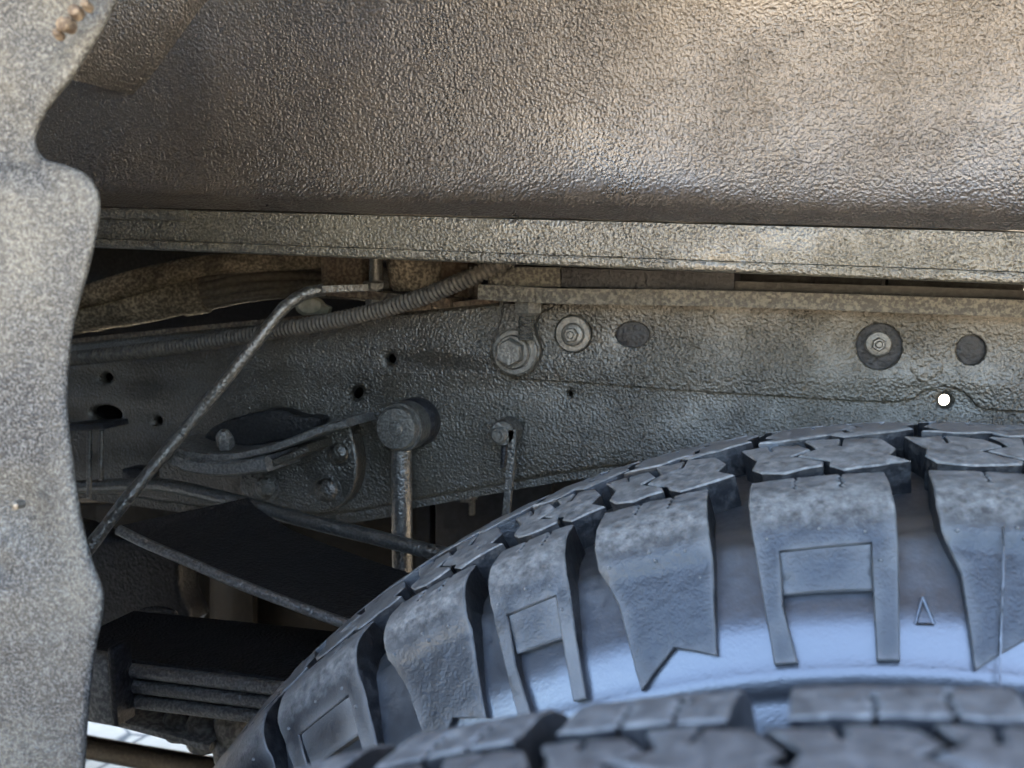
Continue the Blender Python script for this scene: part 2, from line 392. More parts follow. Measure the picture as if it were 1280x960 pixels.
# lapped sheet corner at the left end of the liner
def surf_y(x, z):
    zz = z-flange_z(x); best = min(prof[:len(prof)*2//3], key=lambda p: abs(p.y-zz)); return YL+best.x-plan(x)
def on_liner(px, py):
    y = YL
    for _ in range(12):
        q = P(px, py, y); y = surf_y(q.x, q.z)
    return P(px, py, y)
ga = [P(x, y, .545) for x, y in ((330, -420), (230, -180), (160, -30), (128, 30), (104, 70), (87, 99))]
gb = [on_liner(x, y) for x, y in ((480, -330), (370, -160), (290, -20), (250, 45), (214, 96), (181, 123))]
ga = smooth_path(ga, 6); gb = smooth_path(gb, 6); vv = []; ff = []; KK = 40
for a_, b_ in zip(ga, gb):
    for k in range(KK+1):
        t_ = k/KK; p_ = a_.lerp(b_, t_); p_.y += .004*t_**6
        p_ += Vector((0, -.003, 0))*(1-t_)
        vv.append(p_)
for i in range(len(ga)-1):
    for k in range(KK): ff.append((i*(KK+1)+k, i*(KK+1)+k+1, (i+1)*(KK+1)+k+1, (i+1)*(KK+1)+k))
link_mesh('corner_sheet', vv, ff, M['liner'], liner, smooth=80, label='lapped corner sheet of the liner beside the grey fender edge')
fold = sm2([(86, 98), (130, 107), (181, 122)], 6)+sm2([(181, 122), (220, 112), (265, 101)], 6)[1:]

# ------------------------------------------------------------------ grey fender panel in the left foreground
PY = .27
edge = [(420, -620), (300, -330), (210, -140), (152, -20), (128, 30), (104, 70), (86, 98), (62, 128), (45, 158), (42, 180), (52, 197), (80, 206), (103, 216), (117, 234), (122, 256), (118, 290), (108, 335),
        (96, 378), (87, 420), (82, 470), (81, 510), (86, 560), (92, 610), (101, 660), (113, 705), (126, 742), (124, 775), (118, 805), (112, 850), (107, 900), (103, 960), (98, 1060), (92, 1200), (70, 1600), (40, 2200), (0, 2900)]
edge = sm2(edge, 6)
panel_root = thing('fender_panel', 'mottled grey gritty fender edge along the left side, out of focus', 'fender', P(40, 900, PY))
cols = [(0.020, .045), (.012, .035), (.006, .022), (.0025, .012), (.0008, .005), (0, .0015), (-.0006, 0), (-.002, -.001), (-.005, -.002)]
v = []; f = []; ncol = 0
rows = []
for (px, py) in edge:
    e = P(px, py, PY); row = []
    for a, b in cols[::-1]: pass
    dirs = [(-.030, .0035), (-.012, .0030), (-.0025, .0026), (-.0006, .0022), (0, .0012), (-.0006, .0002), (-.0025, -.0006), (-.007, -.0008)]
    for a, b in dirs: row.append(Vector((e.x+a, PY+b, e.z)))
    for j in range(1, 58):
        x = e.x-.007-.006*min(j, 46)
        dy = -.016*(1-math.exp(-j/10.0))
        if j > 46: x -= .004*math.sin((j-46)/11*math.pi); dy -= .030*(j-46)  # unseen return towards the viewer, added to shade the left end
        z = e.z
        qx, qz = x*30, z*30
        dy += .0022*noise.noise(Vector((qx*.6, qz*.6, 1.0)))+.0007*noise.noise(Vector((x*120, z*120, 2.0)))
        for (cx, cy, r, dep) in ((28, 640, .008, .006), (76, 548, .006, .006), (2, 705, .004, .005), (72, 30, .012, .006)):
            c = P(cx, cy, PY); dy += dep*math.exp(-((x-c.x)**2+((z-c.z)*.6)**2)/(2*(r*.6)**2))
        row.append(Vector((x, PY+dy, z)))
    rows.append(row)
nc = len(rows[0])
for r_ in rows: v += r_
for i in range(len(rows)-1):
    for k in range(nc-1): f.append((i*nc+k, i*nc+k+1, (i+1)*nc+k+1, (i+1)*nc+k))
link_mesh('panel_sheet', v, f, M['panel'], panel_root, smooth=80)
# rust crusted fastener near the top
mb = MB(); c = P(78, 30, PY-.012); mb.add(*lathe(c, (0, -1, 0), [(-.004, .0022), (.0003, .0022), (.0010, .0016), (.0012, .0006)], 12))
for (x, y, r) in ((70, 40, .0015), (92, 12, .0022), (106, 4, .0015), (84, 24, .0012)):
    mb.add(*lathe(P(x, y, PY-.011), (.2, -1, .3), [(-.003, r), (.0002, r*.9), (.0008, r*.4)], 8))
mb.build('rusty_fastener', M['rust'], panel_root)
mb = MB(); c = P(19, 632, PY-.0095); mb.add(*lathe(c, (0, -1, 0), [(-.003, .0016), (.0004, .0014), (.0008, .0006)], 10)); mb.build('rivet', M['bolt'], panel_root)

# ------------------------------------------------------------------ frame rail
YR = .68
rail = thing('frame_rail', 'black undercoated steel frame rail with bolts, holes and overlapping plate above the tyre', 'frame rail', P(640, 500, YR))
top = [(-300, 470), (20, 436), (250, 412), (420, 396), (520, 388), (620, 378), (800, 366), (1400, 378), (2300, 420)]
bot = [(2300, 800), (1400, 700), (1280, 660), (1000, 606), (900, 590), (830, 580), (760, 585), (690, 595), (620, 608), (560, 619), (500, 630), (450, 640), (400, 646), (330, 643), (250, 634), (160, 622), (20, 606), (-300, 590)]
holes = [circ(487, 449, 6), circ(444.5, 492, 9, 16, 6.5, -.8), circ(131, 472, 8, 16, 6), circ(131, 517, 20, 22, 10, .1), circ(196, 526, 5), circ(1181.5, 501, 7.2, 20), circ(712, 492, 2.2, 10)]
# a thin web with a rolled bottom edge
MB().add(*plate(top+bot, YR, .012, holes, bevel=.004)).build('rail_web', M['frame'], rail, smooth=50)
MB().add(*plate(sm2([(30, 440), (400, 404), (700, 385), (1120, 385), (1122, 560), (800, 570), (600, 596), (400, 628), (30, 600)], 2, True), YR+.05, .004, [], bevel=.001)).build('dark_backing', M['dark'], rail)  # added dark sheet so the web's holes look unlit
MB().add(*plate([(1245, 385), (2290, 430), (2290, 780), (1245, 640)], YR+.05, .004, [], bevel=.001)).build('dark_backing', M['dark'], rail)
fl = MB()
path_b = [P(x, y, YR+.012) for x, y in sm2(bot[::-1], 4)]
for (dy0, dz0, w_, h_) in ((.05, .0, .1, .006),):
    sec = [(-.008, -.004), (.09, -.004), (.09, .003), (-.008, .003)]
    v, f = tube(path_b, 0, seg=4, section=sec); fl.add(v, f)
fl.build('bottom_flange', M['frame'], rail)
path_t = [P(x, y, YR+.012) for x, y in sm2(top, 4)]
v, f = tube(path_t[:-8], 0, seg=4, section=[(-.010, -.003), (.06, -.003), (.06, .003), (-.010, .003)])
MB().add(v, f).build('top_flange', M['rust'], rail, label='rust streaked top flange of the rail')
# overlapping reinforcement plate
rp = [(622, 372), (900, 366), (1400, 372), (2290, 415), (2290, 575), (1400, 522), (1285, 515)] + sm2([(1285, 515), (1240, 513), (1222, 508), (1212, 497), (1200, 488), (1183, 484), (1166, 486), (1152, 492), (1143, 499)], 4)[1:] \
    + [(1120, 503), (1060, 501), (1000, 497.5), (860, 489), (760, 481), (662, 475), (640, 474)]
rph = [circ(790.5, 418.5, 21, 28, 16), circ(1099, 433, 29), circ(1214, 437.5, 18.5), circ(716.5, 417.5, 23)]
MB().add(*plate(rp, YR-.004, .004, rph, bevel=.0012)).build('reinforcement_plate', M['frame'], rail, smooth=50, label='overlapping plate along the upper half of the rail with bolt holes')
# cup backs seen inside the plate's holes
mb = MB()
# shelf on top of the rail: long edge and the blocks on it
sh = MB()
v, f = tube([P(x, y, YR-.035) for x, y in sm2([(600, 365), (700, 370), (850, 372), (1000, 376), (1140, 381), (1400, 391), (2290, 432)], 6)], 0, seg=4, section=[(-.004, -.005), (.05, -.005), (.05, .005), (-.004, .005)])
sh.add(v, f); sh.build('shelf_edge', M['shelf'], rail)
def bolt(cx, cy, r_hex, Y, parent, washer=0, proud=.007, flange_r=0, start=.3):
    s = mpp(cx, cy, Y); c = P(cx, cy, Y); mb = MB()
    if washer:
        rw = washer*s
        MB().add(*lathe(c, (0, -1, 0), [(-.001, rw), (.0018, rw), (.0026, rw*.96), (.0026, rw*.1)], 32)).build('washer', M['bolt'], parent)
    if flange_r:
        rf = flange_r*s; mb.add(*lathe(c, (0, -1, 0), [(.002, rf), (.0042, rf), (.0052, rf*.9), (.0058, r_hex*s)], 30))
    rh = r_hex*s
    mb.add(*lathe(c, (0, -1, 0), [(.003, rh), (.003+proud*.85, rh), (.003+proud, rh*.86)], 6, start=start))
    mb.add(*lathe(c, (0, -1, 0), [(.003, rh*.5), (.0035+proud, rh*.55), (.0035+proud*1.15, rh*.4)], 12))
    return mb.build('bolt', M['bolt'], parent, smooth=30)
# round boss with bolt, left
s_ = mpp(716, 417, YR)
MB().add(*lathe(P(716.5, 417.5, YR-.0045), (0, -1, 0), [(-.004, 22*s_), (.0005, 22*s_), (.0015, 20.5*s_), (.0015, 12*s_)], 36)).build('bolt_collar', M['bolt'], rail)
bolt(717, 418, 9, YR-.0055, rail, flange_r=14, proud=.0065, start=.1)
bolt(1097.5, 429.5, 9, YR-.001, rail, flange_r=17, proud=.009, start=.5)
s_ = mpp(1099, 432, YR)
for (hx, hy, hr, hry) in ((790.5, 418.5, 22, 17), (1099, 433, 30, 30), (1214, 437.5, 19.5, 19.5)):  # dark discs put shade into the plate's holes
    MB().add(*plate(circ(hx, hy, hr, 28, hry), YR-.0006, .003, [], bevel=.0002)).build('hole_shade_disc', M['dark'], rail, label='dark disc painted in for the shade inside the plate hole')
# weld patch
mb = MB(); c = P(1172, 456, YR-.0042); vv = []; ff = []
NN = 26
for i in range(NN+1):
    for j in range(NN+1):
        px = 1128+62*i/NN; py = 424+62*j/NN
        q = P(px, py, YR-.004)
        u, w_ = (i/NN-.5)*2, (j/NN-.5)*2
        rr = math.hypot(u, w_)*(1.3+.28*noise.noise(Vector((u*2, w_*2, 4))))
        k = max(0, 1-rr**3); k = min(1, k*3)
        dy = .0009*k+.0007*k*noise.noise(Vector((u*4, w_*4, 2)))+.0012*k*abs(noise.noise(Vector((u*2.2+1, w_*2.2, 7))))-.0008
        vv.append(Vector((q.x, q.y-dy, q.z)))
for i in range(NN):
    for j in range(NN): a = i*(NN+1)+j; ff.append((a, a+1, a+NN+2, a+NN+1))
MB().add(vv, ff).build('weld_patch', M['frame'], rail, smooth=70)

# ------------------------------------------------------------------ eye bracket with stud
br = thing('eye_bracket', 'lobed bracket with large hex bolt and threaded stud under the shelf', 'bracket', P(645, 440, YR-.01))
ol = sm2([(628, 378), (623, 405), (614, 428), (613, 446), (621, 463), (640, 472), (660, 467), (673, 450), (675, 432), (668, 414), (672, 395), (690, 384), (690, 378)], 5)
MB().add(*plate(ol, YR-.012, .007, [], bevel=.0018)).build('bracket_plate', M['frame'], br, smooth=50)
s_ = mpp(645, 440, YR-.012)
MB().add(*lathe(P(644, 440, YR-.0125), (0, -1, 0), [(-.002, 28*s_), (.0018, 28*s_), (.0028, 26*s_), (.0028, 21*s_), (.0016, 20*s_)], 40)).build('washer', M['bolt'], br)
MB().add(*lathe(P(642, 440, YR-.0135), (0, -1, 0), [(0, 20.5*s_), (.003, 20.5*s_), (.0042, 19*s_), (.0042, 17*s_)], 36)).build('bolt_collar', M['bolt'], br)
MB().add(*lathe(P(640.5, 440, YR-.0165), (0, -1, 0), [(0, 17*s_), (.009, 17*s_), (.0106, 15*s_)], 6, start=.52)).build('bolt', M['bolt'], br, smooth=30)
a, b = P(659, 380, YR-.022), P(657, 425, YR-.022)
pth = [a.lerp(b, i/64) for i in range(65)]
v, f = tube(pth, lambda i, n, an: (9.2+.9*math.sin(i*1.57))*s_, seg=16); MB().add(v, f).build('stud', M['bolt'], br, smooth=60)
MB().add(*lathe(P(660, 391, YR-.022), (0, 0, 1), [(-.002, 13*s_), (0, 17*s_), (.009, 18*s_), (.012, 16*s_)], 6, start=.3)).build('nut', M['bolt'], br, smooth=30)

# ------------------------------------------------------------------ spring hanger, strap and rivets
hg = thing('spring_hanger', 'riveted hanger plate with curved double strap beneath the diagonal rod', 'bracket', P(390, 600, YR-.03))
ol = sm2([(372, 548), (400, 533), (432, 530), (441, 548), (446, 580), (442, 608), (430, 628), (408, 640), (372, 640), (335, 634), (306, 626), (300, 600), (318, 585), (350, 568)], 6, True)
MB().add(*plate(ol, YR-.016, .018, [], bevel=.0022)).build('hanger_plate', M['frame'], hg, smooth=60)
for (x, y, r) in ((424, 566, 12.5), (409, 612, 14), (332, 609, 13)):
    s_ = mpp(x, y, YR-.016); c = P(x, y, YR-.0165)
    MB().add(*lathe(c, (0, -1, 0), [(-.002, r*1.25*s_), (.0005, r*1.25*s_), (.001, r*1.05*s_)], 24)
             ).add(*lathe(c, (0, -1, 0), [(0, r*s_)]+[(.0055*math.sin(a), r*s_*math.cos(a)) for a in (.3, .6, .9, 1.2, 1.45)], 24)).build('rivet', M['frame'], hg, smooth=70)
def ribbon(front, Yf, depth, th, taper=None):
    """bar of rectangular section: front edge polyline in px on plane Yf, running back by depth, thickness th down from the line"""
    pts = [P(x, y, Yf) for x, y in front]; v = []; f = []; n = len(pts)
    sec = [(0, -.18*th), (.22*th, 0), (depth, 0), (depth, -th), (.22*th, -th), (0, -.82*th)]
    for i, p in enumerate(pts):
        t = (pts[min(i+1, n-1)]-pts[max(i-1, 0)]).normalized(); nrm = Vector((-t.z, 0, t.x))
        if nrm.z < 0: nrm = -nrm
        for a, b in sec: v.append(p+Vector((0, a, 0))+nrm*b)
    m = len(sec)
    for i in range(n-1):
        for k in range(m): k2 = (k+1) % m; f.append((i*m+k, i*m+k2, (i+1)*m+k2, (i+1)*m+k))
    f.append(tuple(range(m))); f.append(tuple((n-1)*m+k for k in range(m)))
    return v, f
s_ = mpp(300, 570, YR-.07)
MB().add(*ribbon(sm2([(205, 552), (235, 563), (280, 567), (325, 559), (360, 548), (395, 534), (432, 524)], 6), YR-.06, .045, 9*s_)).build('upper_strap', M['leaf'], hg, smooth=40)
MB().add(*ribbon(sm2([(218, 565), (240, 574), (285, 577), (330, 571)], 6), YR-.064, .05, 17*s_)).build('strap_pad', M['leaf'], hg, smooth=40)
MB().add(*ribbon(sm2([(325, 579), (350, 570), (383, 556)], 6), YR-.055, .04, 9*s_)).build('lower_strap', M['frame'], hg, smooth=40)
MB().add(*plate(sm2([(252, 560), (262, 536), (300, 520), (345, 512), (372, 520), (400, 524), (380, 545), (330, 556), (285, 562)], 4, True), YR-.02, .018, bevel=.003)).build('recess_shade', M['black'], hg, smooth=50)  # black plate stands for the dark recess above the strap
MB().add(*lathe(P(281, 549, YR-.06), (.2, -.5, .9), [(-.006, 10*s_), (.002, 10*s_), (.006, 7*s_), (.008, 3*s_)], 6)).build('nut', M['leaf'], hg, smooth=30)

# ------------------------------------------------------------------ stabiliser link
sl = thing('stabilizer_link', 'vertical link rod hanging from a round bushing on the frame', 'link rod', P(500, 640, .60))
YB = .640
s_ = mpp(495, 536, YB)
c = P(495, 536, YB)
MB().add(*lathe(c, (0, -1, 0), [(-.046, 28*s_), (-.044, 30*s_), (-.030, 30*s_), (-.026, 28*s_), (-.024, 25*s_), (-.012, 24.5*s_)], 40)).build('rubber_bushing', M['dark'], sl, smooth=40)
MB().add(*lathe(c, (0, -1, 0), [(-.022, 29*s_), (-.008, 29*s_), (-.006, 28*s_), (-.006, 24*s_)], 40)).build('eye', M['rod'], sl, smooth=40)
MB().add(*lathe(c, (0, -1, 0), [(-.010, 25.5*s_), (-.002, 25.5*s_), (.0008, 23.5*s_), (.0015, 15*s_), (.0015, 9*s_), (.0025, 8*s_), (.0030, 3*s_)], 36)).build('end_cap', M['bolt'], sl, smooth=40)
a, b = P(501.5, 562, YB+.014), P(503.5, 740, YB+.014)
v, f = tube([a.lerp(b, i/24) for i in range(25)], 12.3*s_, seg=22); MB().add(v, f).build('link_rod', M['rod'], sl, smooth=60)

# ------------------------------------------------------------------ brake line tab
bt = thing('cable_tab', 'thin vertical strap with a small round eye bolted to the rail', 'cable', P(630, 590, YR-.02))
YT = YR-.022; s_ = mpp(627, 542, YT)
MB().add(*lathe(P(629, 541, YT), (0, -1, 0), [(-.018, 16*s_), (.000, 16*s_), (.002, 14*s_), (.002, 11*s_)], 28)).build('eye', M['rod'], bt, smooth=40)
MB().add(*lathe(P(625.5, 543, YT), (0, -1, 0), [(0, 10.5*s_), (.004, 10.5*s_), (.0055, 8*s_)], 14)).add(*lathe(P(625.5, 543, YT), (0, -1, 0), [(.004, 6*s_), (.008, 5*s_)], 12)).build('bolt', M['bolt'], bt, smooth=40)
pth = smooth_path([P(641, 537, YT), P(640.5, 560, YT), P(637, 600, YT), P(631, 665, YT)], 8)
v, f = tube(pth, 0, seg=4, section=[(-.002, -4.3*s_), (.002, -4.3*s_), (.002, 4.3*s_), (-.002, 4.3*s_)]); MB().add(v, f).build('strap', M['rod'], bt)
pth = smooth_path([P(631, 556, YT+.004), P(630, 570, YT+.004), P(628.5, 584, YT+.004)], 8)
v, f = tube(pth, lambda i, n, an: (4.2+.7*math.sin(i*2.1)-2*(i/n)**3)*s_, seg=10); MB().add(v, f).build('spring_clip', M['dark'], bt, smooth=60)

# ------------------------------------------------------------------ diagonal rod
dr = thing('brace_rod', 'bent diagonal steel rod running from the body mount down behind the grey fender edge', 'rod', P(250, 520, .58))
pts = [(70, 738, .50), (112, 684, .515), (160, 622, .53), (220, 550, .55), (290, 465, .57), (345, 396, .59), (362, 379, .597), (382, 367, .605), (405, 362, .612)]
pth = smooth_path([P(*p) for p in pts], 8)
v, f = tube(pth, lambda i, n, an: .0041+.0002*math.sin(i*.9), seg=18); MB().add(v, f).build('rod_shaft', M['rod'], dr, smooth=60)
a, b = P(398, 362, .612), P(455, 360, .635); pth = [a.lerp(b, i/8) for i in range(9)]
v, f = tube(pth, 0, seg=4, section=[(-.009, -.0022), (.009, -.0022), (.009, .0022), (-.009, .0022)]); MB().add(v, f).build('flattened_end', M['rod'], dr)

# ------------------------------------------------------------------ body mount
bm_ = thing('body_mount', 'rusty brown mount cups with a through bolt in the slot under the liner', 'body mount', P(480, 350, .70))
Y = .70; s_ = mpp(480, 345, Y)
MB().add(*box(P(441, 338, Y+.02), (54*s_, .04, 50*s_), bev=.002)).build('mount_block', M['rust'], bm_)
MB().add(*lathe(P(521, 364, Y+.02), (0, 0, 1), [(0, 27*s_), (.004, 31*s_), (.012, 33*s_), (.03, 37*s_), (.034, 37*s_)], 28)).build('cup', M['dusty'], bm_, smooth=50)
MB().add(*box(P(572, 345, Y+.03), (44*s_, .03, 52*s_), bev=.002)).build('side_block', M['rust'], bm_)
MB().add(*lathe(P(470, 368, Y-.01), (0, 0, 1), [(0, 8*s_), (.03, 7*s_), (.036, 7*s_)], 14)).build('through_bolt', M['bolt'], bm_, smooth=50)
MB().add(*lathe(P(470, 361, Y-.01), (0, 0, 1), [(0, 14*s_), (.004, 15*s_), (.006, 13*s_)], 6)).build('nut', M['bolt'], bm_, smooth=30)
a, b = P(395, 362, Y-.012), P(570, 378, Y-.012); pth = [a.lerp(b, i/8) for i in range(9)]
v, f = tube(pth, 0, seg=4, section=[(-.012, -.003), (.02, -.003), (.02, .003), (-.012, .003)]); MB().add(v, f).build('mount_strap', M['rust'], bm_)
MB().add(*lathe(P(470, 386, Y-.01), (0, 0, 1), [(0, 9*s_), (.004, 12*s_), (.012, 12*s_)], 6)).build('nut', M['bolt'], bm_, smooth=30)
glimpse = MB().add(*box(P(404, 387, .72), (.012, .006, .009), Matrix.Rotation(.4, 3, 'Y'), bev=.001)).build('light_glimpse', M['pale'])  # pale box painted in for a glimpse of light beyond
tag(glimpse, 'tiny painted light clip under the body mount strap', 'glimpse')
mb = MB().add(*lathe(P(388, 383, .715), (.3, -1, .2), [(-.004, .0075), (0, .008), (.003, .006)], 18, squash=1.5))
tag(mb.build('light_gleam', M['pale']), 'painted light, pale oval grommet half hidden behind the top of the diagonal rod', 'gleam')  # pale oval standing for another glimpse of background light

# body mount shelf block at the rail's top
sb = thing('mount_pad', 'long grey pad sandwiched between liner flange and rail shelf', 'mount pad', P(700, 345, YR-.01))
v, f = tube([P(x, y, YR-.021) for x, y in ((703, 347), (760, 348), (860, 351), (918, 353))], 0, seg=4, section=[(-.003, -.006), (.05, -.006), (.05, .006), (-.003, .006)])
MB().add(v, f).build('pad_block', M['dark'], sb, label='right stretch of the pad, shade put into its dark colour')
v, f = tube([P(x, y, YR-.022) for x, y in ((612, 346), (650, 346), (702, 346.5))], 0, seg=4, section=[(-.003, -.0065), (.05, -.0065), (.05, .0065), (-.003, .0065)])
MB().add(v, f).build('pad_block', M['shelf'], sb)  # left stretch paler, right darker: light and shade put into the materials
v, f = tube([P(x, y, YR-.018) for x, y in ((760, 352), (860, 355), (1000, 360), (1140, 364), (1300, 370))], 0, seg=4, section=[(0, -.003), (.05, -.003), (.05, .003), (0, .003)])
MB().add(v, f).build('shim', M['brown'], sb)
for (x0, x1, y) in ((925, 1010, 350), (1020, 1095, 352), (1120, 1260, 358)):
    MB().add(*box(P((x0+x1)/2, y, YR+.06), ((x1-x0)*.0006, .03, .012), bev=.002)).build('spacer', M['brown'], sb)

# ------------------------------------------------------------------ corrugated loom
pth = resample(smooth_path([P(20, 459, .66), P(85, 449, .655), P(200, 436, .65), P(330, 416, .645), P(440, 396, .64), P(520, 374, .635), P(575, 352, .63), P(612, 336, .63), P(640, 322, .635)], 12), .00055)
s_ = mpp(400, 400, .64)
v, f = tube(pth, lambda i, n, an: s_*(8.6+1.3*math.sin(i*2*math.pi/6.0)), seg=16)
hose = MB().add(v, f).build('corrugated_hose', M['hose'], smooth=70)
tag(hose, 'slim ribbed cable loom rising along the rail top behind the diagonal rod', 'hose')

# ------------------------------------------------------------------ wiring bundles
wb = thing('wiring_harness', 'thick dusty taped wiring bundle with exposed parallel wires on its right half', 'wiring', P(240, 365, .76))
pth = smooth_path([P(60, 402, .74), P(100, 394, .745), P(170, 380, .755), P(250, 366, .765), P(330, 352, .78), P(420, 350, .80), P(480, 356, .84)], 12)
s_ = mpp(240, 365, .76)
nsplit = int(len(pth)*.50)
v, f = tube(pth[:nsplit], lambda i, n, an: s_*(21+1.2*math.sin(an*3+i*.25)+1.0*noise.noise(Vector((i*.3, an, 1)))), seg=28); MB().add(v, f).build('taped_sleeve', M['dusty'], wb, smooth=70)
for k in range(11):
    an = 2*math.pi*k/11
    path2 = []
    for i, p in enumerate(pth[nsplit-4:]):
        t = (pth[-1]-pth[nsplit]).normalized(); a = Vector((0, 1, 0)); b = t.cross(a).normalized()
        path2.append(p+a*math.cos(an)*14*s_+b*math.sin(an)*15*s_)
    v, f = tube(path2, 5.4*s_, seg=10); MB().add(v, f).build('wire', M['hose'], wb, smooth=70)
tie = pth[nsplit-1]
v, f = tube([pth[nsplit-3], pth[nsplit-1], pth[nsplit+1]], lambda i, n, an: s_*23, seg=26); MB().add(v, f).build('tape_band', M['dusty'], wb, smooth=50)
wb2 = thing('cable_sleeve', 'dusty flat cable sleeve angling up to the liner above the thick wiring bundle', 'wiring', P(200, 345, .74))
pth = smooth_path([P(60, 385, .72), P(110, 370, .725), P(180, 350, .735), P(250, 333, .745), P(330, 325, .76), P(420, 318, .78)], 12)
v, f = tube(pth, lambda i, n, an: s_*(12+1.2*math.sin(an*2+i*.2)), seg=22); MB().add(v, f).build('sleeve', M['dusty'], wb2, smooth=70)
# bracket plate with the small bright gap
cs = thing('crossmember', 'rusty brown crossmember face behind the wiring', 'crossmember', P(250, 330, .95))
MB().add(*plate([(-200, 240), (430, 260), (430, 336), (392, 340), (330, 345), (-200, 420)], .95, .02, [circ(368, 321, 9, 14, 5)], bevel=.003)).build('crossmember_face', M['brown'], cs)

# ------------------------------------------------------------------ sway bar pipe, left details
sw = MB(); pth = smooth_path([P(40, 612, .66), P(110, 608, .655), P(200, 606, .65), P(290, 625, .64), P(380, 650, .63), P(470, 672, .62), P(560, 694, .61), P(680, 715, .60)], 10)
v, f = tube(pth, lambda i, n, an: .0052, seg=16); sw.add(v, f)
tag(sw.build('stabilizer_bar', M['rod'], smooth=60), 'slender dark bar curving below the rail and behind the link rod', 'bar')
lb = thing('left_bracket', 'small dark bracket with two thin upright rods next to the grey fender edge', 'bracket', P(120, 570, .63))
lb.name = 'rod_bracket'
MB().add(*box(P(118, 531, .64), (.040, .03, .005), Matrix.Rotation(-.08, 3, 'Y'), bev=.001)).build('bracket_shelf', M['dark'], lb)
for x in (112, 127):
    a, b = P(x, 538, .635), P(x-1, 622 if x == 112 else 600, .635); v, f = tube([a.lerp(b, i/6) for i in range(7)], .0020, seg=10); MB().add(v, f).build('upright_rod', M['rod'], lb, smooth=60)
MB().add(*box(P(176, 591, .66), (.02, .02, .009), bev=.001)).build('clip_block', M['dark'], lb)
fp = MB()
v, f = tube([P(x, y, .69) for x, y in ((410, 655), (440, 648), (492, 640))], 0, seg=4, section=[(-.006, -.0025), (.02, -.0025), (.02, .0025), (-.006, .0025)])
tag(fp.add(v, f).build('flange_tab', M['frame']), 'thin grey tab sticking out under the rail left of the link rod', 'tab')

# ------------------------------------------------------------------ leaf springs
ls = thing('leaf_spring', 'stacked leaf spring pack with black top and three rounded leaf edges by the tyre', 'leaf spring', P(250, 850, .56))
YS = .53; s_ = mpp(250, 850, YS)
for k, (dy, mname) in enumerate(((0, 'leaf'), (19, 'leaf'), (38, 'leaf'))):
    fr = sm2([(60, 826+dy), (160, 838+dy), (260, 850+dy), (360, 863+dy), (470, 880+dy), (640, 905+dy)], 5)
    pts = [P(x, y, YS+.0015*k) for x, y in fr]
    h = 15.0*s_; sec = []
    for q in range(9):
        an = math.pi/2+math.pi*q/8; sec.append((math.cos(an)*h*.45, math.sin(an)*h*.5))
    sec += [(.085, -h*.5), (.085, h*.5)]
    v, f = tube(pts, 0, seg=len(sec), section=sec)
    MB().add(v, f).build('leaf', M['leaf'], ls, smooth=50)
# the main leaf's coated top
tp = [P(x, y, YS) for x, y in sm2([(60, 818), (160, 830), (260, 842), (360, 855), (470, 872), (640, 897)], 5)]
v, f = tube(tp, 0, seg=4, section=[(.002, -.0022), (.088, -.0022), (.088, .0022), (.002, .0022)]); MB().add(v, f).build('top_leaf', M['black'], ls, label='matt black top leaf of the spring pack')
# clamp around the pack
MB().add(*box(P(128, 858, YS-.006), (48*s_, .014, 76*s_), Matrix.Rotation(.04, 3, 'Y'), bev=.004)).build('clamp_face', M['cast'], ls)
MB().add(*box(P(152, 853, YS-.008), (9*s_, .018, 88*s_), Matrix.Rotation(-.03, 3, 'Y'), bev=.002)).build('clamp_edge', M['dark'], ls)
MB().add(*box(P(134, 806, YS+.03), (60*s_, .09, 5*s_), Matrix.Rotation(.12, 3, 'Y'), bev=.001)).build('clamp_top', M['black'], ls)
hl = thing('helper_spring', 'broad black helper leaf slanting down behind the tyre with a pale front edge', 'leaf spring', P(330, 720, .56))
fr = sm2([(150, 657), (185, 674), (240, 698), (300, 724), (370, 751), (450, 779), (560, 812), (700, 850)], 5)
pts = [P(x, y, YS) for x, y in fr]; v = []; f = []
n = len(pts); TH = 9*s_
for i, p in enumerate(pts):
    t = (pts[min(i+1, n-1)]-pts[max(i-1, 0)]).normalized(); nr = Vector((-t.z, 0, t.x)); nr = nr if nr.z > 0 else -nr
    ye = .10
    x_cut = max(0, 1-i/3.0)
    for a, b in ((0, -.2), (.001, 0), (ye, 0), (ye, -1), (.001, -1), (0, -.8)):
        v.append(p+Vector((0, a, 0))+nr*b*TH)
# chamfer of the leaf's tip: pull the back corner along the leaf
for i in range(n):
    for k in (2, 3):
        j = i*6+k; v[j].x += .032*max(0, 1-i/12.0)
m = 6
for i in range(n-1):
    for k in range(m): k2 = (k+1) % m; f.append((i*m+k, i*m+k2, (i+1)*m+k2, (i+1)*m+k))
f.append(tuple(range(m))); f.append(tuple((n-1)*m+k for k in range(m)))
hv, hf = v, f
o = MB().add(hv, hf).build('leaf', M['black'], hl, smooth=40)
v, f = tube([p+Vector((0, -.0016, -TH*.45)) for p in pts], TH*.62, seg=12); MB().add(v, f).build('leaf_edge', M['leaf'], hl, smooth=60, label='pale front edge of the helper leaf, highlight put into its colour')

